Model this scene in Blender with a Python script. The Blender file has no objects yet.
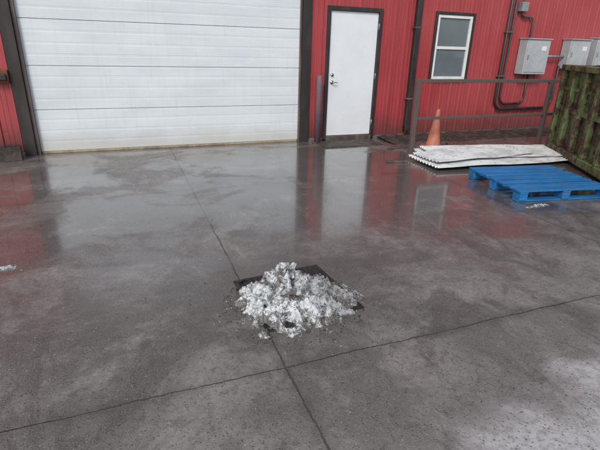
import bpy, bmesh, random, math
from math import sin, cos, pi, radians, sqrt, atan2
from mathutils import Vector, Matrix, noise
random.seed(7)
D=bpy.data; S=bpy.context.scene
WY=7.359
# ---------------------------------------------------------------- helpers
def link(o,parent=None):
    S.collection.objects.link(o)
    if parent: o.parent=parent
    return o
def empty(name,loc=(0,0,0),rz=0,parent=None):
    e=D.objects.new(name,None); e.location=loc; e.rotation_euler=(0,0,rz)
    e.empty_display_size=.2
    return link(e,parent)
def mesh_obj(name,bm,mat,parent=None,smooth=False,bevel=0):
    me=D.meshes.new(name); bm.normal_update(); bm.to_mesh(me); bm.free()
    if mat: me.materials.append(mat)
    for p in me.polygons: p.use_smooth=smooth
    o=D.objects.new(name,me); link(o,parent)
    if bevel:
        m=o.modifiers.new("bev",'BEVEL'); m.width=bevel; m.segments=2; m.limit_method='ANGLE'
    return o
def addbox(bm,x0,x1,y0,y1,z0,z1,M=None):
    vs=[bm.verts.new(Vector(c)) for c in [(x0,y0,z0),(x1,y0,z0),(x1,y1,z0),(x0,y1,z0),(x0,y0,z1),(x1,y0,z1),(x1,y1,z1),(x0,y1,z1)]]
    if M:
        for v in vs: v.co=M@v.co
    for f in [(0,3,2,1),(4,5,6,7),(0,1,5,4),(1,2,6,5),(2,3,7,6),(3,0,4,7)]:
        bm.faces.new([vs[i] for i in f])
    return vs
def box(name,x0,x1,y0,y1,z0,z1,mat,parent=None,bevel=.004):
    bm=bmesh.new(); addbox(bm,x0,x1,y0,y1,z0,z1)
    return mesh_obj(name,bm,mat,parent,bevel=bevel)
def tube(name,pts,r,mat,parent=None,seg=12,closed_ends=True):
    bm=bmesh.new(); rings=[]
    pts=[Vector(p) for p in pts]
    up=None
    for i,p in enumerate(pts):
        if i==0: t=pts[1]-pts[0]
        elif i==len(pts)-1: t=pts[-1]-pts[-2]
        else: t=(pts[i+1]-p).normalized()+(p-pts[i-1]).normalized()
        t.normalize()
        if up is None:
            up=Vector((0,0,1)) if abs(t.z)<.9 else Vector((0,1,0))
        a=t.cross(up).normalized(); b=a.cross(t).normalized(); up=b
        rr=r[i] if isinstance(r,(list,tuple)) else r
        rings.append([bm.verts.new(p+a*rr*cos(2*pi*k/seg)+b*rr*sin(2*pi*k/seg)) for k in range(seg)])
    for A,B in zip(rings,rings[1:]):
        for k in range(seg):
            bm.faces.new([A[k],A[(k+1)%seg],B[(k+1)%seg],B[k]])
    if closed_ends:
        bm.faces.new(rings[0][::-1]); bm.faces.new(rings[-1])
    bmesh.ops.recalc_face_normals(bm,faces=bm.faces)
    return mesh_obj(name,bm,mat,parent,smooth=True)
# ---------------------------------------------------------------- node helper
class N:
    def __init__(s,name):
        s.m=D.materials.new(name); s.m.use_nodes=True; s.t=s.m.node_tree
        s.b=s.t.nodes['Principled BSDF']; s.c=s.t.nodes.new('ShaderNodeTexCoord')
    def n(s,t,**k):
        x=s.t.nodes.new(t)
        for a,v in k.items(): setattr(x,a,v)
        return x
    def l(s,a,b): s.t.links.new(a,b)
    def setin(s,sock,v):
        if isinstance(v,bpy.types.NodeSocket): s.l(v,sock)
        else: sock.default_value=v
    def map(s,scale=(1,1,1),loc=(0,0,0),rot=(0,0,0)):
        x=s.n('ShaderNodeMapping'); x.inputs['Scale'].default_value=scale; x.inputs['Location'].default_value=loc; x.inputs['Rotation'].default_value=rot
        s.l(s.c.outputs['Object'],x.inputs['Vector']); return x.outputs[0]
    def noise(s,scale,detail=4,rough=.55,vec=None,dist=0):
        x=s.n('ShaderNodeTexNoise'); x.inputs['Scale'].default_value=scale; x.inputs['Detail'].default_value=detail
        x.inputs['Roughness'].default_value=rough; x.inputs['Distortion'].default_value=dist
        s.l(vec if vec else s.c.outputs['Object'],x.inputs['Vector']); return x.outputs['Fac']
    def vor(s,scale,vec=None,out='Distance',rnd=1):
        x=s.n('ShaderNodeTexVoronoi'); x.inputs['Scale'].default_value=scale; x.inputs['Randomness'].default_value=rnd
        s.l(vec if vec else s.c.outputs['Object'],x.inputs['Vector'])
        return x.outputs[out] if isinstance(out,str) else [x.outputs[o] for o in out]
    def mr(s,v,a,b,c=0.,d=1.,smooth=True):
        x=s.n('ShaderNodeMapRange'); x.interpolation_type='SMOOTHSTEP' if smooth else 'LINEAR'
        s.setin(x.inputs[0],v); 
        for i,q in enumerate((a,b,c,d)): x.inputs[i+1].default_value=q
        return x.outputs[0]
    def ma(s,op,a,b=0.,c=None,clamp=False):
        x=s.n('ShaderNodeMath',operation=op); x.use_clamp=clamp
        s.setin(x.inputs[0],a); s.setin(x.inputs[1],b)
        if c is not None: s.setin(x.inputs[2],c)
        return x.outputs[0]
    def mix(s,f,a,b,bt='MIX'):
        x=s.n('ShaderNodeMix',data_type='RGBA',blend_type=bt)
        s.setin(x.inputs[0],f)
        for sk,v in ((x.inputs[6],a),(x.inputs[7],b)):
            if isinstance(v,tuple): sk.default_value=(*v,1) if len(v)==3 else v
            else: s.l(v,sk)
        return x.outputs[2]
    def bump(s,h,strength=.3,dist=.01,prev=None):
        x=s.n('ShaderNodeBump'); s.setin(x.inputs['Strength'],strength); x.inputs['Distance'].default_value=dist
        s.l(h,x.inputs['Height'])
        if prev: s.l(prev,x.inputs['Normal'])
        return x.outputs[0]
    def fin(s,col,rough,normal=None,metal=0.,spec=None):
        if isinstance(col,tuple): s.b.inputs['Base Color'].default_value=(*col,1)
        else: s.l(col,s.b.inputs['Base Color'])
        s.setin(s.b.inputs['Roughness'],rough); s.setin(s.b.inputs['Metallic'],metal)
        if normal: s.l(normal,s.b.inputs['Normal'])
        if spec is not None: s.b.inputs['Specular IOR Level'].default_value=spec
        return s.m
def simple(name,c1,c2,scale=6,rough=.5,lo=.4,hi=.65,bump=.2,metal=0.,stretch=(1,1,1),fine=None,dirt=.35):
    k=N(name); v=k.map(scale=stretch)
    f=k.mr(k.noise(scale,5,.65,v),lo,hi)
    col=k.mix(f,c1,c2)
    g=k.noise(fine or scale*8,3,.6,v)
    col=k.mix(k.mr(g,.3,.7,0.,dirt),col,tuple(x*.6 for x in c1))
    return k.fin(col,k.mr(g,.3,.7,rough-.08,rough+.1),k.bump(g,bump,.004),metal)
# ---------------------------------------------------------------- materials
def m_siding():
    k=N("red_siding_paint")
    sp=k.n('ShaderNodeSeparateXYZ'); k.l(k.c.outputs['Object'],sp.inputs[0]); z=sp.outputs[2]
    st=k.noise(3,5,.6,k.map(scale=(6,6,.5)))
    col=k.mix(k.mr(st,.35,.7),(.36,.048,.055),(.28,.038,.046))
    big=k.noise(.9,3,.5)
    col=k.mix(k.mr(big,.35,.7,0,.45),col,(.39,.078,.083))
    low=k.ma('ADD',z,k.ma('MULTIPLY',k.noise(4,5,.6),-.5))
    col=k.mix(k.mr(low,-.2,.35,.75,0.),col,(.09,.04,.038))
    return k.fin(col,.42,k.bump(k.noise(8,2),.05,.01))
M_SID=m_siding()
def m_garage():
    k=N("white_door_panel_paint")
    sp=k.n('ShaderNodeSeparateXYZ'); k.l(k.c.outputs['Object'],sp.inputs[0]); z=sp.outputs[2]
    n1=k.noise(1.6,5,.6,k.map(scale=(.6,1,2)))
    col=k.mix(k.mr(n1,.3,.7),(.68,.74,.79),(.60,.66,.71))
    st=k.noise(5,5,.65,k.map(scale=(5,5,.25)))
    col=k.mix(k.mr(st,.5,.78,0,.25),col,(.48,.51,.53))
    low=k.ma('ADD',z,k.ma('MULTIPLY',k.noise(3,5,.6),-.35))
    col=k.mix(k.mr(low,-.12,.22,.5,0.),col,(.42,.40,.34))
    g=k.noise(60,3,.6,k.map(scale=(.15,1,1)))
    wv=k.n('ShaderNodeTexWave'); wv.bands_direction='Z'; wv.inputs['Scale'].default_value=13; k.l(k.c.outputs['Object'],wv.inputs[0])
    b=k.bump(g,.12,.002); b=k.bump(wv.outputs['Fac'],.22,.002,b)
    return k.fin(col,.38,b)
M_GAR=m_garage()
M_DOOR=simple("white_door_paint",(.72,.77,.82),(.68,.73,.78),1.5,.35,bump=.0,fine=5,dirt=.06)
M_DARK=simple("dark_brown_trim",(.025,.02,.022),(.05,.04,.04),5,.45,stretch=(1,1,.3))
M_TRIMB=simple("weathered_brown_trim",(.07,.05,.045),(.16,.13,.12),5,.5,stretch=(1,1,.2))
M_WHITE=simple("window_white_vinyl",(.74,.76,.78),(.66,.68,.68),4,.4,bump=.0,dirt=.1)
M_GALV=simple("galvanized_grey",(.34,.36,.38),(.26,.28,.30),5,.45,metal=.3,bump=.05)
M_METER=simple("panel_box_grey",(.42,.45,.48),(.35,.38,.40),3,.45,bump=.0,dirt=.15)
M_RAIL=simple("rusty_rail",(.10,.085,.085),(.16,.075,.05),9,.65,.45,.65,bump=.4)
M_RUST=simple("rust",(.17,.065,.03),(.07,.035,.025),10,.8,bump=.6)
M_CONC=simple("grey_concrete",(.16,.155,.15),(.10,.095,.09),5,.7,bump=.4)
M_DIRT=simple("dark_wet_dirt",(.035,.028,.024),(.085,.07,.06),7,.6,bump=1)
M_BLACK=simple("cast_iron_black",(.012,.012,.013),(.03,.028,.027),18,.5,bump=.5,metal=.0)
M_RUB=simple("black_rubber",(.02,.02,.02),(.045,.04,.04),20,.6,bump=.5)
M_SEAL=simple("yellowed_seal",(.36,.31,.21),(.20,.17,.12),6,.6,bump=.3)
M_BOL=simple("faded_purple_paint",(.12,.09,.13),(.20,.10,.09),8,.6,bump=.4,stretch=(1,1,.4))
M_STEEL=simple("brushed_steel",(.5,.5,.5),(.4,.4,.4),20,.3,metal=1,bump=.05)
M_PITSHADE=simple("pit_shade_black",(.02,.02,.022),(.03,.03,.03),3,.9)
M_ROOF=simple("roof_metal",(.25,.25,.26),(.2,.2,.2),3,.5,metal=.2)
def m_glass():
    k=N("window_glass")
    n=k.noise(2,3)
    return k.fin(k.mix(n,(.10,.13,.15),(.16,.19,.21)),.06,k.bump(n,.05,.01),0,1.)
M_GLASS=m_glass()
def m_cone():
    k=N("faded_orange_plastic")
    f=k.mr(k.noise(9,6,.65,k.map(scale=(1,1,.5))),.42,.66)
    col=k.mix(f,(.46,.15,.09),(.28,.13,.105))
    return k.fin(col,.6,k.bump(k.noise(30),.2,.003))
M_CONE=m_cone()
def m_blue():
    k=N("blue_painted_wood")
    g=k.noise(14,5,.65,k.map(scale=(.12,1,1)))
    col=k.mix(k.mr(g,.35,.7),(.012,.19,.48),(.008,.11,.32))
    w=k.noise(7,6,.7)
    col=k.mix(k.mr(w,.50,.66,0,.65),col,(.05,.12,.22))
    col=k.mix(k.mr(k.noise(22,4,.7,k.map(scale=(.2,1,1))),.56,.68,0,.6),col,(.18,.16,.13))
    return k.fin(col,.6,k.bump(g,.5,.004))
M_BLUE=m_blue()
def m_dump():
    k=N("green_rusted_paint")
    a=k.noise(3.2,7,.7); b=k.noise(11,7,.72,k.map(scale=(1,1,.35)))
    col=k.mix(k.mr(a,.35,.65),(.15,.19,.075),(.09,.12,.05))
    col=k.mix(k.mr(b,.54,.66),col,(.32,.33,.20))
    r=k.ma('ADD',k.ma('MULTIPLY',a,.5),k.ma('MULTIPLY',b,.5))
    rm=k.mr(r,.475,.525)
    col=k.mix(rm,col,k.mix(k.mr(k.noise(18,5),.35,.65),(.12,.06,.04),(.03,.022,.018)))
    return k.fin(col,k.mr(rm,0,1,.55,.85),k.bump(b,.6,.008))
M_DUMP=m_dump()
def m_sheet():
    k=N("white_corrugated_sheet")
    a=k.noise(2.5,6,.6); col=k.mix(k.mr(a,.4,.65),(.62,.65,.67),(.44,.46,.47))
    col=k.mix(k.mr(k.noise(10,6,.7),.52,.70,0,.55),col,(.22,.2,.18))
    return k.fin(col,.5)
M_SHEET=m_sheet()
def m_snow():
    k=N("dirty_snow")
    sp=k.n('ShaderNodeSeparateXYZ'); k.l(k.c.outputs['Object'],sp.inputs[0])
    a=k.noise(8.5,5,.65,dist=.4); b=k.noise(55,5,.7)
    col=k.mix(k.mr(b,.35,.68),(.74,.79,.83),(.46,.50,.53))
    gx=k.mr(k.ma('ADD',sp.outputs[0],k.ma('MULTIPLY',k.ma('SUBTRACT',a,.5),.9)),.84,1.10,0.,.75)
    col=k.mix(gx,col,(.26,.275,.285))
    dm=k.ma('ADD',k.ma('MULTIPLY',a,.68),k.ma('MULTIPLY',b,.32))
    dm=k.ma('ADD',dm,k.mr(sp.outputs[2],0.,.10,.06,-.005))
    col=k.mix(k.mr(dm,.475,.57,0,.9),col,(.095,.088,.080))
    col=k.mix(k.mr(k.noise(190,3,.75),.47,.62,0,.65),col,(.08,.073,.066))
    n=k.bump(b,.4,.006); n=k.bump(k.noise(190,2,.7),.4,.003,n)
    k.b.inputs['Subsurface Weight'].default_value=.15; k.b.inputs['Subsurface Radius'].default_value=(.02,.025,.03); k.b.inputs['Subsurface Scale'].default_value=.4
    return k.fin(col,k.mr(dm,.45,.6,.75,.35),n,0,.3)
M_SNOW=m_snow()
def m_ground():
    k=N("wet_concrete")
    sp=k.n('ShaderNodeSeparateXYZ'); k.l(k.c.outputs['Object'],sp.inputs[0]); X,Y=sp.outputs[0],sp.outputs[1]
    big=k.noise(.55,4,.6,dist=.3); mid=k.noise(2.2,6,.68,dist=.4); fine=k.noise(28,5,.7); grit=k.noise(130,3,.7)
    vv=k.n('ShaderNodeVectorMath',operation='ADD')
    nz=k.n('ShaderNodeTexNoise'); nz.inputs['Scale'].default_value=60; nz.inputs['Detail'].default_value=2; k.l(k.c.outputs['Object'],nz.inputs['Vector'])
    ns=k.n('ShaderNodeVectorMath',operation='SCALE'); ns.inputs['Scale'].default_value=.016; k.l(nz.outputs['Color'],ns.inputs[0])
    k.l(k.c.outputs['Object'],vv.inputs[0]); k.l(ns.outputs[0],vv.inputs[1])
    vd,vc=k.vor(85,vec=vv.outputs[0],out=('Distance','Color'))
    wv=k.ma('ADD',Y,k.ma('MULTIPLY',k.ma('SUBTRACT',big,.5),3.5))
    wv=k.ma('ADD',wv,k.ma('MULTIPLY',k.ma('SUBTRACT',mid,.5),3.))
    wet=k.mr(wv,1.6,3.8)
    fn=k.ma('ADD',k.ma('MULTIPLY',k.noise(1.1,4,.6,k.map(loc=(3,7,0)),.6),.6),k.ma('MULTIPLY',mid,.4))
    ex=k.ma('DIVIDE',k.ma('SUBTRACT',X,2.7),1.9); ey=k.ma('DIVIDE',k.ma('SUBTRACT',Y,4.7),2.3)
    el_=k.ma('ADD',k.ma('MULTIPLY',ex,ex),k.ma('MULTIPLY',ey,ey))
    fn=k.ma('ADD',fn,k.mr(el_,.3,1.3,.09,0.))
    film=k.ma('MULTIPLY',k.mr(fn,.43,.54,.05,1.),k.mr(wv,2.2,3.9))
    dv=k.ma('ADD',k.ma('SUBTRACT',k.ma('MULTIPLY',X,.25),Y),k.ma('MULTIPLY',k.ma('SUBTRACT',mid,.5),1.1))
    dry=k.ma('MULTIPLY',k.mr(dv,-.95,-.5),k.mr(k.ma('ADD',X,k.ma('MULTIPLY',mid,.7)),1.0,1.75))
    col=k.mix(k.mr(mid,.3,.7),(.265,.247,.236),(.160,.146,.139))
    col=k.mix(k.mr(big,.4,.65,0.,.6),col,(.190,.170,.160))
    wcol=k.mix(k.mr(mid,.35,.65),(.140,.124,.118),(.064,.055,.052))
    col=k.mix(k.ma('MULTIPLY',wet,.85),col,wcol)
    col=k.mix(k.ma('MULTIPLY',film,.6),col,(.050,.043,.041))
    # dark, muddy staining drawn out around the drain
    dx=k.ma('MULTIPLY',k.ma('SUBTRACT',X,.80),.72); dy=k.ma('SUBTRACT',Y,2.62)
    rr=k.ma('SQRT',k.ma('ADD',k.ma('MULTIPLY',dx,dx),k.ma('MULTIPLY',dy,dy)))
    cv=k.n('ShaderNodeCombineXYZ'); k.l(k.ma('DIVIDE',dx,rr),cv.inputs[0]); k.l(k.ma('DIVIDE',dy,rr),cv.inputs[1]); k.l(k.ma('MULTIPLY',rr,.5),cv.inputs[2])
    stk=k.noise(2.4,5,.65,cv.outputs[0])
    patch=k.noise(3.0,6,.72,k.map(loc=(4,1,0)),.5)
    sm=k.ma('MULTIPLY',k.mr(k.ma('ADD',rr,k.ma('MULTIPLY',k.ma('SUBTRACT',mid,.5),1.5)),.8,2.2,1.,0.),k.mr(k.ma('ADD',k.ma('MULTIPLY',stk,.55),k.ma('MULTIPLY',patch,.45)),.46,.56))
    near=k.mr(k.ma('ADD',rr,k.ma('MULTIPLY',k.ma('SUBTRACT',patch,.5),2.2)),.35,.80,.9,0.)
    sm=k.ma('MAXIMUM',k.ma('MULTIPLY',sm,.75),near)
    sm=k.ma('MULTIPLY',sm,k.mr(fine,.3,.6,1.,.65))
    col=k.mix(sm,col,(.036,.029,.026))
    s1=k.noise(1.5,6,.75,k.map(loc=(11,2,0),scale=(1,.55,1)),1.)
    col=k.mix(k.mr(s1,.51,.62,0,.65),col,(.056,.046,.042))
    s2=k.noise(1.2,6,.72,k.map(loc=(-5,9,0)),.6)
    col=k.mix(k.mr(s2,.52,.68,0,.5),col,(.30,.285,.275))
    s3=k.noise(9,5,.72,k.map(loc=(-1,3,0)),.4)
    col=k.mix(k.mr(s3,.54,.65,0,.5),col,(.06,.05,.046))
    dcol=k.mix(k.mr(fine,.35,.65),(.36,.36,.36),(.64,.64,.65))
    col=k.mix(k.ma('MULTIPLY',dry,k.mr(fine,.35,.6,.6,1.)),col,dcol)
    col=k.mix(k.mr(fine,.35,.70,0,.6),col,k.mix(.6,col,(0.02,.018,.017)))
    cs=k.n('ShaderNodeSeparateColor'); k.l(vc,cs.inputs[0])
    lightp=k.ma('MULTIPLY',k.mr(cs.outputs[0],.88,.99),k.mr(vd,.15,.45,1.,0.))
    col=k.mix(k.ma('MULTIPLY',lightp,k.mr(s3,.35,.6,.85,.15)),col,(.50,.48,.46))
    darkp=k.ma('MULTIPLY',k.mr(cs.outputs[1],.72,.95),k.mr(vd,.2,.5,1.,0.))
    col=k.mix(k.ma('MULTIPLY',darkp,.7),col,(.03,.028,.026))
    col=k.mix(k.mr(grit,.35,.7,0.,.55),col,k.mix(.55,col,(.36,.35,.34)))
    wob=k.ma('MULTIPLY',k.ma('SUBTRACT',k.noise(3,5,.7),.5),.05)
    wob2=k.ma('MULTIPLY',k.ma('SUBTRACT',k.noise(25,4,.7),.5),.014)
    W=k.ma('ADD',wob,wob2)
    def jl(c,pos,w=.005):
        d=k.ma('ABSOLUTE',k.ma('SUBTRACT',k.ma('ADD',c,W),pos))
        return k.mr(d,w*.5,w*1.6,1.,0.), k.mr(d,.01,.07,1.,0.)
    js=[jl(X,.66),jl(X,3.86,.004),jl(X,-2.54),jl(X,7.06),jl(Y,1.81,.004),jl(Y,-1.4),jl(Y,5.05,.003)]
    J=js[0][0];H=js[0][1]
    for a,b in js[1:]: J=k.ma('MAXIMUM',J,a); H=k.ma('MAXIMUM',H,b)
    col=k.mix(k.ma('MULTIPLY',H,k.mr(mid,.35,.65,.05,.4)),col,(.05,.045,.042))
    jf=k.mr(mid,.35,.65,.9,.5)
    col=k.mix(k.ma('MULTIPLY',J,jf),col,(.022,.02,.019))
    ro=k.mr(wet,0,1,.54,.34)
    ro=k.ma('ADD',ro,k.ma('MULTIPLY',k.ma('SUBTRACT',fine,.5),.3))
    ro=k.ma('ADD',ro,k.ma('MULTIPLY',film,-.20))
    ro=k.ma('ADD',ro,k.ma('MULTIPLY',dry,.3))
    ro=k.ma('ADD',ro,k.mr(mid,.3,.7,-.10,.10),clamp=True)
    ro=k.ma('MAXIMUM',ro,.08)
    hgt=k.ma('ADD',fine,k.ma('MULTIPLY',grit,.5)); hgt=k.ma('SUBTRACT',hgt,k.ma('MULTIPLY',darkp,.5)); 
    n=k.bump(mid,.15,.01); n=k.bump(hgt,k.ma('MULTIPLY',k.mr(wet,0,1,.8,.4),k.mr(film,0,1,1.,.3)),.006,n); n=k.bump(k.ma('SUBTRACT',1.,J),.5,.008,n)
    k.l(k.ma('MULTIPLY',film,k.mr(fine,.35,.6,.8,1.)),k.b.inputs['Coat Weight']); k.b.inputs['Coat IOR'].default_value=1.40
    k.l(k.mr(fine,.3,.7,.03,.13),k.b.inputs['Coat Roughness'])
    k.l(k.bump(k.noise(6,3,.5),.06,.004),k.b.inputs['Coat Normal'])
    return k.fin(col,ro,n,0,.5)
M_GR=m_ground()
# ---------------------------------------------------------------- ground
bm=bmesh.new(); bmesh.ops.create_grid(bm,x_segments=40,y_segments=40,size=250)
mesh_obj("ground",bm,M_GR)
# ---------------------------------------------------------------- building
B=empty("red_metal_building")
GX0,GX1,GZ=-1.18,2.865,3.66
DX0,DX1,DZ0,DZ1=3.353,4.243,.085,2.115
WX0,WX1,WZ0,WZ1=5.39,6.26,1.01,2.20
EX0,EX1,EZ=-7.,16.,4.9
def siding(name,x0,x1,z0,z1):
    bm=bmesh.new(); P=.2286
    i0=math.floor((x0)/P)-1; i=i0
    pts=[]
    while i*P<x1+P:
        b=i*P
        pts+= [(b-.026,0),(b-.012,-.019),(b+.012,-.019),(b+.026,0),(b+.075,0),(b+.080,-.004),(b+.088,-.004),(b+.093,0),(b+.136,0),(b+.141,-.004),(b+.149,-.004),(b+.154,0)]
        i+=1
    def yat(x):
        for (a,ya),(c,yc) in zip(pts,pts[1:]):
            if a<=x<=c: return ya+(yc-ya)*(x-a)/(c-a)
        return 0
    pr=[(x0,yat(x0))]+[q for q in pts if x0<q[0]<x1]+[(x1,yat(x1))]
    lo=[bm.verts.new((x,WY+y,z0)) for x,y in pr]; hi=[bm.verts.new((x,WY+y,z1)) for x,y in pr]
    for a in range(len(pr)-1): bm.faces.new([lo[a],lo[a+1],hi[a+1],hi[a]])
    for zz in (.35,1.15,1.95,2.9,3.8,4.7):
        if z0<zz<z1:
            i=i0
            while i*P<x1:
                xs=i*P+.045
                if x0+.01<xs<x1-.01: addbox(bm,xs-.006,xs+.006,WY-.006,WY-.0005,zz-.006,zz+.006)
                i+=1
    return mesh_obj(name,bm,M_SID,B)
ZB=.06
siding("siding_west",EX0,GX0-.17,ZB,EZ)
siding("siding_over_garage",GX0-.17,GX1+.15,GZ+.14,EZ)
siding("siding_between_doors",GX1+.15,DX0-.07,ZB,EZ)
siding("siding_over_door",DX0-.07,DX1+.07,DZ1+.07,EZ)
siding("siding_mid",DX1+.07,WX0,ZB,EZ)
siding("siding_under_window",WX0,WX1,ZB,WZ0)
siding("siding_over_window",WX0,WX1,WZ1,EZ)
siding("siding_east",WX1,EX1,ZB,EZ)
for n,a,b in (("foundation_w",EX0,GX0-.17),("foundation_m",GX1+.15,DX0-.07),("foundation_e",DX1+.07,EX1)):
    box(n,a,b,WY-.012,WY+.2,-.05,ZB-.003,M_CONC,B)
box("side_wall_west",EX0-.03,EX0,WY,WY+14,0,EZ,M_SID,B,0)
box("side_wall_east",EX1,EX1+.03,WY,WY+14,0,EZ,M_SID,B,0)
box("back_wall",EX0-.03,EX1+.03,WY+14.01,WY+14.05,0,EZ,M_SID,B,0)
bm=bmesh.new()
a=[bm.verts.new(c) for c in [(EX0-.3,WY-.35,EZ),(EX1+.3,WY-.35,EZ),(EX1+.3,WY+7,EZ+1.6),(EX0-.3,WY+7,EZ+1.6),(EX0-.3,WY+14.4,EZ),(EX1+.3,WY+14.4,EZ)]]
bm.faces.new(a[:4]); bm.faces.new([a[3],a[2],a[5],a[4]])
o=mesh_obj("roof",bm,M_ROOF,B); md=o.modifiers.new("s",'SOLIDIFY'); md.thickness=.08
box("eave_fascia",EX0-.3,EX1+.3,WY-.40,WY-.36,EZ-.12,EZ+.06,M_DARK,B)
# garage door
y=WY+.06; zz=.03; i=0
ph=.595
while zz<GZ+.05:
    bm=bmesh.new()
    z1=zz+ph-.004
    pr=[(zz,.008),(zz+.008,0),(zz+.03,0)]
    for c in (.145,.297,.45):
        pr+=[(zz+c-.02,0),(zz+c-.010,.0016),(zz+c+.010,.0016),(zz+c+.02,0)]
    pr+=[(z1-.03,0),(z1-.008,0),(z1,.008)]
    L=[bm.verts.new((GX0-.03,y+q,p)) for p,q in pr]; R=[bm.verts.new((GX1+.03,y+q,p)) for p,q in pr]
    for a in range(len(pr)-1): bm.faces.new([L[a],R[a],R[a+1],L[a+1]])
    mesh_obj(f"garage_door_section_{i}",bm,M_GAR,B)
    zz+=ph; i+=1
box("garage_door_core",GX0-.03,GX1+.03,y+.02,y+.06,.01,GZ+.2,M_TRIMB,B,0)
box("garage_bottom_seal",GX0+.03,GX1-.035,y-.012,y+.018,.0,.030,M_SEAL,B,.006)
box("garage_jamb_left",GX0-.17,GX0-.02,WY-.035,WY+.055,0,GZ,M_DARK,B)
box("garage_weather_strip_left",GX0-.018,GX0+.028,WY+.005,WY+.055,0.,GZ,M_TRIMB,B)
box("garage_jamb_right",GX1+.0,GX1+.15,WY-.035,WY+.055,0,GZ,M_DARK,B)
box("garage_weather_strip_right",GX1-.03,GX1-.002,WY+.01,WY+.055,0.,GZ,M_TRIMB,B)
box("garage_header",GX0-.17,GX1+.15,WY-.037,WY+.055,GZ+.002,GZ+.14,M_DARK,B)
box("garage_jamb_bracket",GX0-.37,GX0-.175,WY-.10,WY-.022,1.0,1.17,M_RUST,B,.01)
box("garage_jamb_bracket_plate",GX0-.33,GX0-.20,WY-.14,WY-.102,1.04,1.12,M_RUB,B,.01)
# man door
box("door_frame_left",DX0-.07,DX0-.004,WY-.03,WY+.10,0.02,DZ1+.07,M_DARK,B)
box("door_frame_right",DX1+.004,DX1+.07,WY-.03,WY+.10,0.02,DZ1+.07,M_DARK,B)
box("door_frame_head",DX0-.004,DX1+.004,WY-.03,WY+.10,DZ1+.004,DZ1+.07,M_DARK,B)
box("door_leaf",DX0,DX1,WY+.005,WY+.05,DZ0,DZ1,M_DOOR,B,.003)
box("door_threshold",DX0-.004,DX1+.004,WY-.05,WY+.10,0.,DZ0-.008,M_TRIMB,B)
hx=DX0+.07
tube("door_rose",[(hx,WY+.004,1.00),(hx,WY-.012,1.00)],.030,M_STEEL,B,20)
tube("door_lever",[(hx,WY-.012,1.0),(hx,WY-.05,1.0),(hx+.02,WY-.055,1.0),(hx+.09,WY-.052,.995)],[.010,.010,.009,.007],M_STEEL,B,10)
tube("door_deadbolt",[(hx,WY+.004,1.12),(hx,WY-.016,1.12)],.026,M_STEEL,B,20)
for z in (.3,1.1,1.9): tube("door_hinge",[(DX1+.002,WY-.032,z-.05),(DX1+.002,WY-.032,z+.05)],.009,M_GALV,B,8)
# window
t=.05
box("window_trim_left",WX0-.0,WX0+t,WY-.032,WY+.06,WZ0,WZ1,M_DARK,B)
box("window_trim_right",WX1-t,WX1,WY-.032,WY+.06,WZ0,WZ1,M_DARK,B)
box("window_trim_head",WX0+t,WX1-t,WY-.030,WY+.06,WZ1-t,WZ1,M_DARK,B)
box("window_trim_sill",WX0+t,WX1-t,WY-.040,WY+.06,WZ0,WZ0+.04,M_DARK,B)
ax0,ax1,az0,az1=WX0+t,WX1-t,WZ0+.04,WZ1-t; f=.05
box("window_frame_left",ax0,ax0+f,WY-.02,WY+.05,az0,az1,M_WHITE,B)
box("window_frame_right",ax1-f,ax1,WY-.02,WY+.05,az0,az1,M_WHITE,B)
box("window_frame_head",ax0+f,ax1-f,WY-.018,WY+.05,az1-f,az1,M_WHITE,B)
box("window_frame_sill",ax0+f,ax1-f,WY-.022,WY+.05,az0,az0+f,M_WHITE,B)
zm=(az0+az1)/2
box("window_meeting_rail",ax0+f,ax1-f,WY-.012,WY+.04,zm-.025,zm+.025,M_WHITE,B)
box("window_glass_top",ax0+f,ax1-f,WY+.01,WY+.016,zm+.025,az1-f,M_GLASS,B,0)
box("window_glass_bottom",ax0+f,ax1-f,WY+.012,WY+.016,az0+f,zm-.025,M_GLASS,B,0)
# downspout
bm=bmesh.new()
addbox(bm,4.93,5.04,WY-.115,WY-.035,.18,EZ-.05)
addbox(bm,4.93,5.04,WY-.0,WY-.115,.18,.26,Matrix.Translation((0,-.02,-.04)))
mesh_obj("downspout",bm,M_DARK,B,bevel=.012)
for z in (.7,1.9,3.2): box("downspout_strap",4.915,5.055,WY-.122,WY-.02,z,z+.03,M_TRIMB,B)
# ---- electric boxes and conduits
def meter(name,x0,x1,z0,z1,d=.2):
    e=empty(name)
    box("cabinet",x0,x1,WY-.02-d,WY-.02,z0,z1,M_METER,e,.008)
    box("door_panel",x0+.03,x1-.03,WY-.03-d,WY-.022-d,z0+.04,z1-.05,M_METER,e,.006)
    box("rain_lip",x0-.015,x1+.015,WY-.045-d,WY-.02,z1+.002,z1+.02,M_METER,e,.004)
    box("latch",x0+.05,x0+.075,WY-.045-d,WY-.031-d,(z0+z1)/2-.04,(z0+z1)/2+.04,M_GALV,e,.003)
    box("label",x1-.22,x1-.1,WY-.0335-d,WY-.0312-d,z1-.2,z1-.12,M_WHITE,e,0)
    return e
meter("electrical_panel_box",7.42,8.02,1.16,1.80)
meter("electrical_panel_box",8.56,9.12,1.27,1.82)
meter("electrical_panel_box",9.30,9.9,1.25,1.86)
C=empty("electrical_conduit_pipes")
def arc(cx,cz,r,a0,a1,y,n=8): return [(cx+r*cos(radians(a0+(a1-a0)*i/n)),y,cz+r*sin(radians(a0+(a1-a0)*i/n))) for i in range(n+1)]
yc=WY-.06
tube("conduit_a",[(7.02,yc,4.6)]+[(7.02,yc,.68)]+arc(7.22,.68,.2,180,270,yc)+[(8.35,yc,.48)]+arc(8.35,.68,.2,270,360,yc)+[(8.55,yc,1.3),(8.7,yc,1.34)],.026,M_DARK,C)
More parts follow.
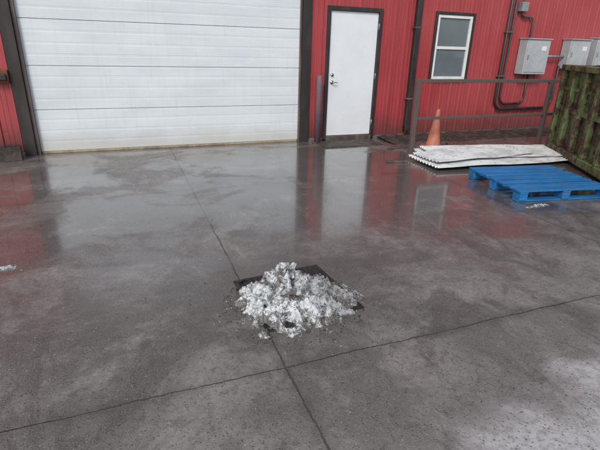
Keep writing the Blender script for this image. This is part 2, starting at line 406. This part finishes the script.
tube("conduit_b",[(7.13,yc,4.6)]+[(7.13,yc,.78)]+arc(7.29,.74,.16,180,270,yc)+[(7.60,yc,.58)]+arc(7.60,.74,.16,270,360,yc)+[(7.76,yc,1.17)],.022,M_DARK,C)
tube("conduit_c",[(7.30,yc,4.5),(7.30,yc,2.3)]+arc(7.40,2.3,.10,180,270,yc,5)+[(7.52,yc,2.2)]+arc(7.52,2.1,.10,90,0,yc,5)+[(7.62,yc,1.80)],.02,M_RAIL,C)
tube("conduit_d",[(8.9,yc,1.28),(8.9,yc,.9),(8.9,yc,0.05)],.03,M_RAIL,C)
tube("conduit_e",[(9.6,yc,1.28),(9.6,yc,.9),(9.6,yc,0.05)],.03,M_GALV,C)
tube("conduit_f",[(8.02,yc-.05,1.5),(8.3,yc-.05,1.5),(8.57,yc-.05,1.5)],.022,M_GALV,C)
for z in (1.1,1.9,2.7): box("strap",6.98,7.18,WY-.088,WY-.022,z,z+.03,M_RAIL,C,.003)
box("junction_box",7.22,7.38,WY-.12,WY-.022,2.28,2.44,M_GALV,C,.006)
# ---------------------------------------------------------------- bollard between doors
b=empty("steel_bollard",(3.13,7.2,0))
tube("post",[(0,0,0),(0,0,1.10),(0,0,1.125)],[.055,.055,.04],M_BOL,b,18)
tube("base_flange",[(0,0,0.001),(0,0,.015)],.09,M_RUST,b,16)
# ---------------------------------------------------------------- step pad
box("door_step_pad",3.08,4.18,6.74,7.26,-.02,.018,M_DIRT,None,.008)
# ---------------------------------------------------------------- railing
R=empty("pipe_railing"); ry=6.05
xs=[4.28,7.0]
for i,x in enumerate(xs):
    box(f"post_{i}",x-.035,x+.035,ry-.03,ry+.03,0,1.15,M_RAIL,R,.006)
    box(f"post_foot_{i}",x-.08,x+.08,ry-.08,ry+.08,0.001,.014,M_RAIL,R,.003)
for nm,z0,z1 in (("top_rail",1.09,1.145),("mid_rail",.53,.575)):
    box(nm,4.315,6.965,ry-.022,ry+.022,z0,z1,M_RAIL,R,.006)
    box(nm+"_ext",7.035,8.6,ry-.022,ry+.022,z0,z1,M_RAIL,R,.006)
box("end_post",8.6,8.67,ry-.03,ry+.03,0,1.15,M_RAIL,R,.006)
# ---------------------------------------------------------------- cone
c=empty("traffic_cone",(4.93,6.36,0),.3)
bm=bmesh.new()
prof=[(.135,.030),(.13,.05),(.118,.06),(.075,.32),(.034,.60),(.030,.64),(.022,.645),(.020,.60)]
seg=28;rg=[]
for r_,z_ in prof: rg.append([bm.verts.new((r_*cos(2*pi*k/seg),r_*sin(2*pi*k/seg),z_)) for k in range(seg)])
for A,Bq in zip(rg,rg[1:]):
    for k in range(seg): bm.faces.new([A[k],A[(k+1)%seg],Bq[(k+1)%seg],Bq[k]])
o=mesh_obj("cone_body",bm,M_CONE,c,True); o.rotation_euler=(0,radians(3),0)
bm=bmesh.new()
vs=[]
for sx,sy in ((1,1),(-1,1),(-1,-1),(1,-1)):
    for q in ((.17,.13),(.13,.17)) if sx*sy>0 else ((.13,.17),(.17,.13)): vs.append((sx*q[0],sy*q[1]))
lo=[bm.verts.new((x_,y_,.002)) for x_,y_ in vs]; hi=[bm.verts.new((x_*.97,y_*.97,.032)) for x_,y_ in vs]
bm.faces.new(hi); bm.faces.new(lo[::-1])
for k in range(8): bm.faces.new([lo[k],lo[(k+1)%8],hi[(k+1)%8],hi[k]])
mesh_obj("cone_base",bm,M_CONE,c,bevel=.004)
# ---------------------------------------------------------------- corrugated sheets
P=empty("corrugated_sheet_stack")
def sheet(name,cx,cy,L,Wd,rz,z,amp=.02,pitch=.076,seed=0,curl=.05):
    bm=bmesh.new(); nx=60; ny=int(Wd/pitch*8); g=[]
    for i in range(nx+1):
        row=[]
        for j in range(ny+1):
            u=(i/nx-.5)*L; v=(j/ny-.5)*Wd
            u2=u+ (noise.noise(Vector((v*1.5,seed,0)))*.05 if i in(0,nx) else 0)
            h=amp*.5*(1+cos(2*pi*v/pitch))
            h+=curl*max(0,noise.noise(Vector((u*.9+seed*3,v*1.2,seed)))+.15)
            h+=curl*.6*(abs(v)/(Wd/2))**3*max(0,noise.noise(Vector((u*1.5,seed*7,2)))+.2)
            row.append(bm.verts.new((u2,v,h)))
        g.append(row)
    for i in range(nx):
        for j in range(ny): bm.faces.new([g[i][j],g[i+1][j],g[i+1][j+1],g[i][j+1]])
    o=mesh_obj(name,bm,M_SHEET,P,True); o.location=(cx,cy,z); o.rotation_euler=(0,0,rz)
    m=o.modifiers.new("s",'SOLIDIFY'); m.thickness=.003
sheet("sheet_a",5.70,5.70,2.7,.8,radians(-7),.006,seed=1,amp=.026,curl=.03)
sheet("sheet_b",5.25,5.27,2.5,.8,radians(-4),.030,seed=2,amp=.026,curl=.03)
sheet("sheet_c",5.62,5.56,2.4,.8,radians(-12),.052,seed=3,curl=.04,amp=.026)
sheet("sheet_d",5.02,5.46,1.9,.65,radians(4),.075,seed=5,curl=.03,amp=.026)
# ---------------------------------------------------------------- pallet
pa=empty("wooden_pallet",(4.72,3.99,0),radians(-9.5))
L=1.22;Wd=1.06
nb=7
for i in range(nb):
    w=.10 if i not in(0,nb-1) else .135
    yy=-Wd/2+w/2+(Wd-w)*i/(nb-1)
    o=box(f"deck_board_{i}",-L/2,L/2,yy-w/2,yy+w/2,.118,.138,M_BLUE,pa,.003)
    o.rotation_euler=(0,0,radians(random.uniform(-.6,.6))); o.location.x=random.uniform(-.008,.008)
for i,x in enumerate((-L/2+.06,0,L/2-.06)):
    box(f"cross_board_{i}",x-.05,x+.05,-Wd/2,Wd/2,.099,.1165,M_BLUE,pa,.003)
    for j,yv in enumerate((-Wd/2+.07,0,Wd/2-.07)):
        box(f"block_{i}_{j}",x-.05,x+.05,yv-.065,yv+.065,.0215,.0975,M_BLUE,pa,.004)
for j,yv in enumerate((-Wd/2+.07,0,Wd/2-.07)):
    box(f"bottom_board_{j}",-L/2,L/2,yv-.05,yv+.05,.003,.020,M_BLUE,pa,.003)
# ---------------------------------------------------------------- dumpster
far=Vector((6.80,5.72,0)); near=Vector((5.74,3.90,0)); d=(near-far).normalized()
DL=3.6; DW=1.9; DH=1.40
an=atan2(d.y,d.x)
du=empty("roll_off_dumpster",far,an)
nrm=Vector((-sin(an),cos(an),0)); sg=1 if nrm.x<0 else -1
def dbox(name,x0,x1,y0,y1,z0,z1,mat=M_DUMP,bv=.006):
    a,b_=sorted((y0*sg,y1*sg)); return box(name,x0,x1,a,b_,z0,z1,mat,du,bv)
dbox("side_panel_near",0,DL,-.10,-.085,.16,DH-.08)
dbox("side_panel_far",0,DL,-DW,-DW+.015,.16,DH-.08)
dbox("end_panel_a",.0,.02,-DW+.016,-.101,.16,DH-.08)
dbox("end_panel_b",DL-.02,DL,-DW+.016,-.101,.16,DH-.08)
dbox("floor",.02,DL-.02,-DW+.02,-.105,.16,.19)
dbox("top_rail_near",-.02,DL+.02,-.12,.015,DH-.085,DH,bv=.012)
dbox("top_rail_far",-.02,DL+.02,-DW-.04,-DW+.06,DH-.078,DH,bv=.012)
dbox("top_rail_end",-.02,.07,-DW+.062,-.122,DH-.078,DH-.003,bv=.012)
dbox("top_rail_end_b",DL-.07,DL+.02,-DW+.062,-.122,DH-.078,DH-.003,bv=.012)
dbox("bottom_rail_near",-.02,DL+.02,-.12,.02,.05,.16,bv=.01)
dbox("bottom_rail_far",-.02,DL+.02,-DW-.04,-DW+.06,.05,.16,bv=.01)
x=.0;i=0
while x<DL:
    dbox(f"side_rib_{i}",x,x+.085,-.084,.0,.161,DH-.086,bv=.012)
    dbox(f"strake_{i}",x+.086,x+.449,-.084,-.03,.70,.78,bv=.008)
    dbox(f"upper_strake_{i}",x+.086,x+.449,-.084,-.045,1.02,1.07,bv=.006)
    x+=.45;i+=1
for j,xw in enumerate((.35,DL-.4)):
    for s2,yw in enumerate((-.24,-DW+.2)):
        tube(f"roller_{j}_{s2}",[(xw,(yw-.07)*sg,.075),(xw,(yw+.07)*sg,.075)],.073,M_RUST,du,20)
for j in range(3):
    tube(f"hook_{j}",[(.25+.9*j,.0,1.2),(.25+.9*j,.05*sg,1.19),(.25+.9*j,.06*sg,1.23)],.012,M_RUST,du,8)
for j in range(30):
    L2=random.uniform(.25,.6)
    o=box(f"scrap_board_{j}",-L2,L2,-.05,.05,-.012,.012,random.choice([M_RUST,M_TRIMB,M_RUST,M_CONC]),du,.003)
    o.location=(.25+.10*j,(-.40-.9*random.random())*sg,DH-.02+.14*random.random()); o.rotation_euler=(random.uniform(-.5,.5),random.uniform(-.2,.2),random.uniform(-.9,.9))
# ---------------------------------------------------------------- drain grate
dr=empty("drain_grate",(.97,2.49,0),radians(5)); hs=.335
bm=bmesh.new()
addbox(bm,-hs,hs,-hs,-hs+.03,-.02,.008);addbox(bm,-hs,hs,hs-.03,hs,-.02,.008)
addbox(bm,-hs,-hs+.03,-hs+.03,hs-.03,-.02,.008);addbox(bm,hs-.03,hs,-hs+.03,hs-.03,-.02,.008)
mesh_obj("frame",bm,M_BLACK,dr,bevel=.004)
bm=bmesh.new(); q=-hs+.05
while q<hs-.05: addbox(bm,q,q+.022,-hs+.03,hs-.03,-.02,.006); q+=.045
mesh_obj("bars",bm,M_BLACK,dr,bevel=.003)
box("pit_shade_sheet",-hs+.03,hs-.03,-hs+.03,hs-.03,.0012,.0022,M_PITSHADE,dr,0)  # flat sheet on the ground; the hollow's shade is put into its near-black colour
# ---------------------------------------------------------------- snow pile
def hull(bm,c,size,sq=(1,1,1),n=12):
    r=Matrix.Rotation(random.uniform(0,6.28),3,Vector((random.random()-.5,random.random()-.5,random.random())).normalized())
    pts=[]
    for _ in range(n):
        v=Vector((random.gauss(0,1),random.gauss(0,1),random.gauss(0,1))).normalized()*random.uniform(.75,1)
        v=Vector((v.x*sq[0],v.y*sq[1],v.z*sq[2]))*size
        pts.append(bm.verts.new(c+r@v))
    res=bmesh.ops.convex_hull(bm,input=pts)
    dead=[g for g in res['geom_interior'] if isinstance(g,bmesh.types.BMVert)]
    if dead: bmesh.ops.delete(bm,geom=dead,context='VERTS')
CX,CY=.91,2.38
def H(x,y):
    u=(x-CX);v=(y-CY)
    ang=atan2(v,u); R0=.365*(1+.34*noise.noise(Vector((cos(ang)*1.5,sin(ang)*1.5,4)))+.20*noise.noise(Vector((cos(ang)*5,sin(ang)*5,1))))
    r=sqrt(u*u*.90+v*v*1.02)/R0
    if r>1.15: return -.02
    base=.125*(1-min(1,r)**1.5)
    pk=.10*math.exp(-(((x-.87)**2+(y-2.50)**2)/.012))+.05*math.exp(-(((x-1.07)**2+(y-2.42)**2)/.014))+.07*math.exp(-(((x-.70)**2+(y-2.42)**2)/.007))
    rn=1-abs(noise.noise(Vector((x*8,y*8,3))))*2
    rough=1. if x<.95 else max(.5,1-(x-.95)*4)
    h=base+pk*(1 if r<1 else 0)+.095*rough*(rn-.65)*min(1,max(0,1.2-r)*2)
    h+=.024*noise.noise(Vector((x*20,y*20,1)))+.013*noise.noise(Vector((x*60,y*60,9)))+.006*noise.noise(Vector((x*140,y*140,5)))
    if r>1: h-=(r-1)*.35
    return h
bm=bmesh.new(); n=300; ext=.50; g=[]
for i in range(n+1):
    g.append([])
    for j in range(n+1):
        x=CX-ext+2*ext*i/n; y=CY-ext+2*ext*j/n
        g[-1].append(bm.verts.new((x,y,H(x,y))))
for i in range(n):
    for j in range(n):
        q=[g[i][j],g[i+1][j],g[i+1][j+1],g[i][j+1]]
        if max(v.co.z for v in q)>-.005: bm.faces.new(q)
bmesh.ops.delete(bm,geom=[v for v in bm.verts if not v.link_faces],context='VERTS')
SP=empty("snow_pile")
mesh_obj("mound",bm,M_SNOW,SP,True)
bm=bmesh.new()
for _ in range(150):
    a=random.uniform(0,2*pi); r=.34*sqrt(random.random())
    x=CX+r*cos(a); y=CY+r*sin(a)*.95; h=H(x,y)
    if h<0: continue
    s=random.choice([.010,.014,.02,.028,.036]) * (1.25 if x<CX+.05 else .6)
    hull(bm,Vector((x,y,h+.002)),s,(1.4,1,.55),18)
for (x,y,s) in [(.86,2.54,.06),(.80,2.48,.055),(.94,2.51,.05),(.70,2.42,.055),(.72,2.34,.045),(.66,2.50,.04),(.63,2.38,.04),(.80,2.36,.045)]:
    hull(bm,Vector((x,y,H(x,y)-.008)),s,(1.3,.7,.8),22)
bmesh.ops.subdivide_edges(bm,edges=bm.edges[:],cuts=3,use_grid_fill=True)
for v in bm.verts:
    p=v.co.copy(); q=Vector((noise.noise(p*30),noise.noise(p*30+Vector((9,0,0))),noise.noise(p*30+Vector((0,9,0)))))*.012
    q+=Vector((noise.noise(p*110),noise.noise(p*110+Vector((9,0,0))),noise.noise(p*110+Vector((0,9,0)))))*.006
    v.co=p+q
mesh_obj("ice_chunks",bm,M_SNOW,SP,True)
bm=bmesh.new()
for _ in range(900):
    a=random.uniform(0,2*pi); r=.10+abs(random.gauss(.18,.11))
    x=CX+r*cos(a); y=CY+r*sin(a)
    s=random.uniform(.002,.009)
    hull(bm,Vector((x,y,max(.0,H(x,y))+s*.3)),s,(1,1,.7),8)
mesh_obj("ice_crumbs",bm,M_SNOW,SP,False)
bm=bmesh.new()
for _ in range(600):
    a=random.uniform(0,2*pi); r=.46*sqrt(random.random())
    x=CX+r*cos(a); y=CY+r*sin(a); s=random.uniform(.002,.009)
    hull(bm,Vector((x,y,max(.0,H(x,y))+s*.2)),s,(1.2,1,.7),9)
for (x,y,s) in [(.66,2.76,.03),(.62,2.66,.022),(1.28,2.50,.03),(1.30,2.40,.022)]:
    hull(bm,Vector((x,y,.010)),s,(1.5,1,.4),14)
mesh_obj("dark_grit",bm,M_DIRT,SP,False)
# ---------------------------------------------------------------- small snow bits & debris
def slush(name,cx,cy,rx,ry,h,seed,cr=12):
    bm=bmesh.new(); n=50; g=[]
    for i in range(n+1):
        g.append([])
        for j in range(n+1):
            u=(i/n-.5)*2.6; v=(j/n-.5)*2.6
            r=sqrt(u*u+v*v)*(1+.6*noise.noise(Vector((u*1.6,v*1.6,seed))))
            z=h*(1-r)+h*.5*noise.noise(Vector((u*6,v*6,seed)))
            g[-1].append(bm.verts.new((u*rx,v*ry,max(z,-.01))))
    for i in range(n):
        for j in range(n):
            q=[g[i][j],g[i+1][j],g[i+1][j+1],g[i][j+1]]
            if max(v.co.z for v in q)>-.003: bm.faces.new(q)
    bmesh.ops.delete(bm,geom=[v for v in bm.verts if not v.link_faces],context='VERTS')
    for _ in range(cr):
        s=random.uniform(.004,.012); hull(bm,Vector((random.gauss(0,rx*.7),random.gauss(0,ry*.7),s*.5)),s,(1,1,.6),10)
    o=mesh_obj(name,bm,M_SNOW,None,True); o.location=(cx,cy,0); return o
slush("snow_patch",-1.0,3.50,.16,.06,.008,3)
slush("snow_patch",4.15,3.42,.15,.03,.022,8)
# dirt strip with rubble along the wall
bm=bmesh.new()
nx=160;ny=14;g=[]
for i in range(nx+1):
    x=4.4+(13-4.4)*i/nx; g.append([])
    w=.62+.22*noise.noise(Vector((x*1.1,0,5)))
    for j in range(ny+1):
        t_=j/ny; y=WY-.013-w*t_
        z=.05*(1-t_)**.8+.03*noise.noise(Vector((x*6,y*6,0)))*(1-t_)-.006*(t_>.95)
        g[-1].append(bm.verts.new((x,y,z+.001)))
for i in range(nx):
    for j in range(ny): bm.faces.new([g[i][j],g[i][j+1],g[i+1][j+1],g[i+1][j]])
mesh_obj("dirt_strip",bm,M_DIRT,None,True)
bm=bmesh.new()
for _ in range(260):
    x=random.uniform(4.4,9.); y=WY-abs(random.gauss(0.05,.4)); s=random.uniform(.006,.03)
    hull(bm,Vector((x,y,s*.4+.02*(y>6.9))),s,(1.2,1,.6),9)
for _ in range(500):
    x=random.uniform(-2,6); y=random.uniform(.6,7.2); s=random.uniform(.0015,.005)
    hull(bm,Vector((x,y,s*.4)),s,(1,1,.7),7)
for _ in range(160):
    x=random.gauss(.95,.5); y=random.gauss(2.45,.4); s=random.uniform(.002,.007)
    hull(bm,Vector((x,y,s*.4)),s,(1,1,.7),7)
mesh_obj("gravel_debris",bm,M_DIRT,None,False)
o=box("scrap_wood_piece",-.16,.16,-.025,.025,.002,.03,M_TRIMB,None,.004); o.location=(3.72,5.58,0); o.rotation_euler=(0,0,-.25)
o=box("scrap_wood_piece",-.14,.14,-.04,.04,.002,.03,M_TRIMB,None,.004); o.location=(4.2,6.42,0); o.rotation_euler=(0,0,.3)
cb=empty("concrete_block",(-1.55,7.10,0),.1)
bm=bmesh.new()
addbox(bm,-.2,.2,-.095,-.06,0,.19);addbox(bm,-.2,.2,.06,.095,0,.19)
for x in (-.2,-.0175,.165): addbox(bm,x,x+.035,-.06,.06,0,.19)
mesh_obj("block",bm,M_DIRT,cb,bevel=.004)
# ---------------------------------------------------------------- camera
Rv=Vector((0.93322,-0.35834,0.02629));Uv=Vector((0.10998,0.35454,0.92855));Fv=Vector((0.34205,0.86365,-0.37027))
cam=D.cameras.new("camera"); co=D.objects.new("camera",cam); link(co)
M=Matrix((Rv,Uv,-Fv)).transposed().to_4x4(); M.translation=Vector((0,0,1.5734)); co.matrix_world=M
cam.sensor_width=36; cam.lens=450.447/600*36; cam.clip_start=.05; cam.clip_end=1000
S.camera=co
# ---------------------------------------------------------------- light
w=D.worlds.new("World"); S.world=w; w.use_nodes=True; nt=w.node_tree; bg=nt.nodes['Background']
sky=nt.nodes.new('ShaderNodeTexSky'); sky.sky_type='NISHITA'; sky.sun_disc=False
el,az=radians(42),radians(215)
sky.sun_elevation=el; sky.sun_rotation=az; sky.dust_density=3; sky.air_density=1
hs_=nt.nodes.new('ShaderNodeHueSaturation'); hs_.inputs['Saturation'].default_value=.65
nt.links.new(sky.outputs[0],hs_.inputs['Color']); nt.links.new(hs_.outputs[0],bg.inputs[0]); bg.inputs[1].default_value=.15
sl=D.lights.new("sun",'SUN'); sl.energy=1.5; sl.angle=radians(14); sl.color=(1,.95,.88)
so=D.objects.new("sun",sl); link(so)
sd=Vector((sin(az)*cos(el),cos(az)*cos(el),sin(el)))
so.rotation_euler=sd.to_track_quat('Z','Y').to_euler()
S.view_settings.view_transform='Standard'; S.view_settings.look='None'; S.view_settings.exposure=0
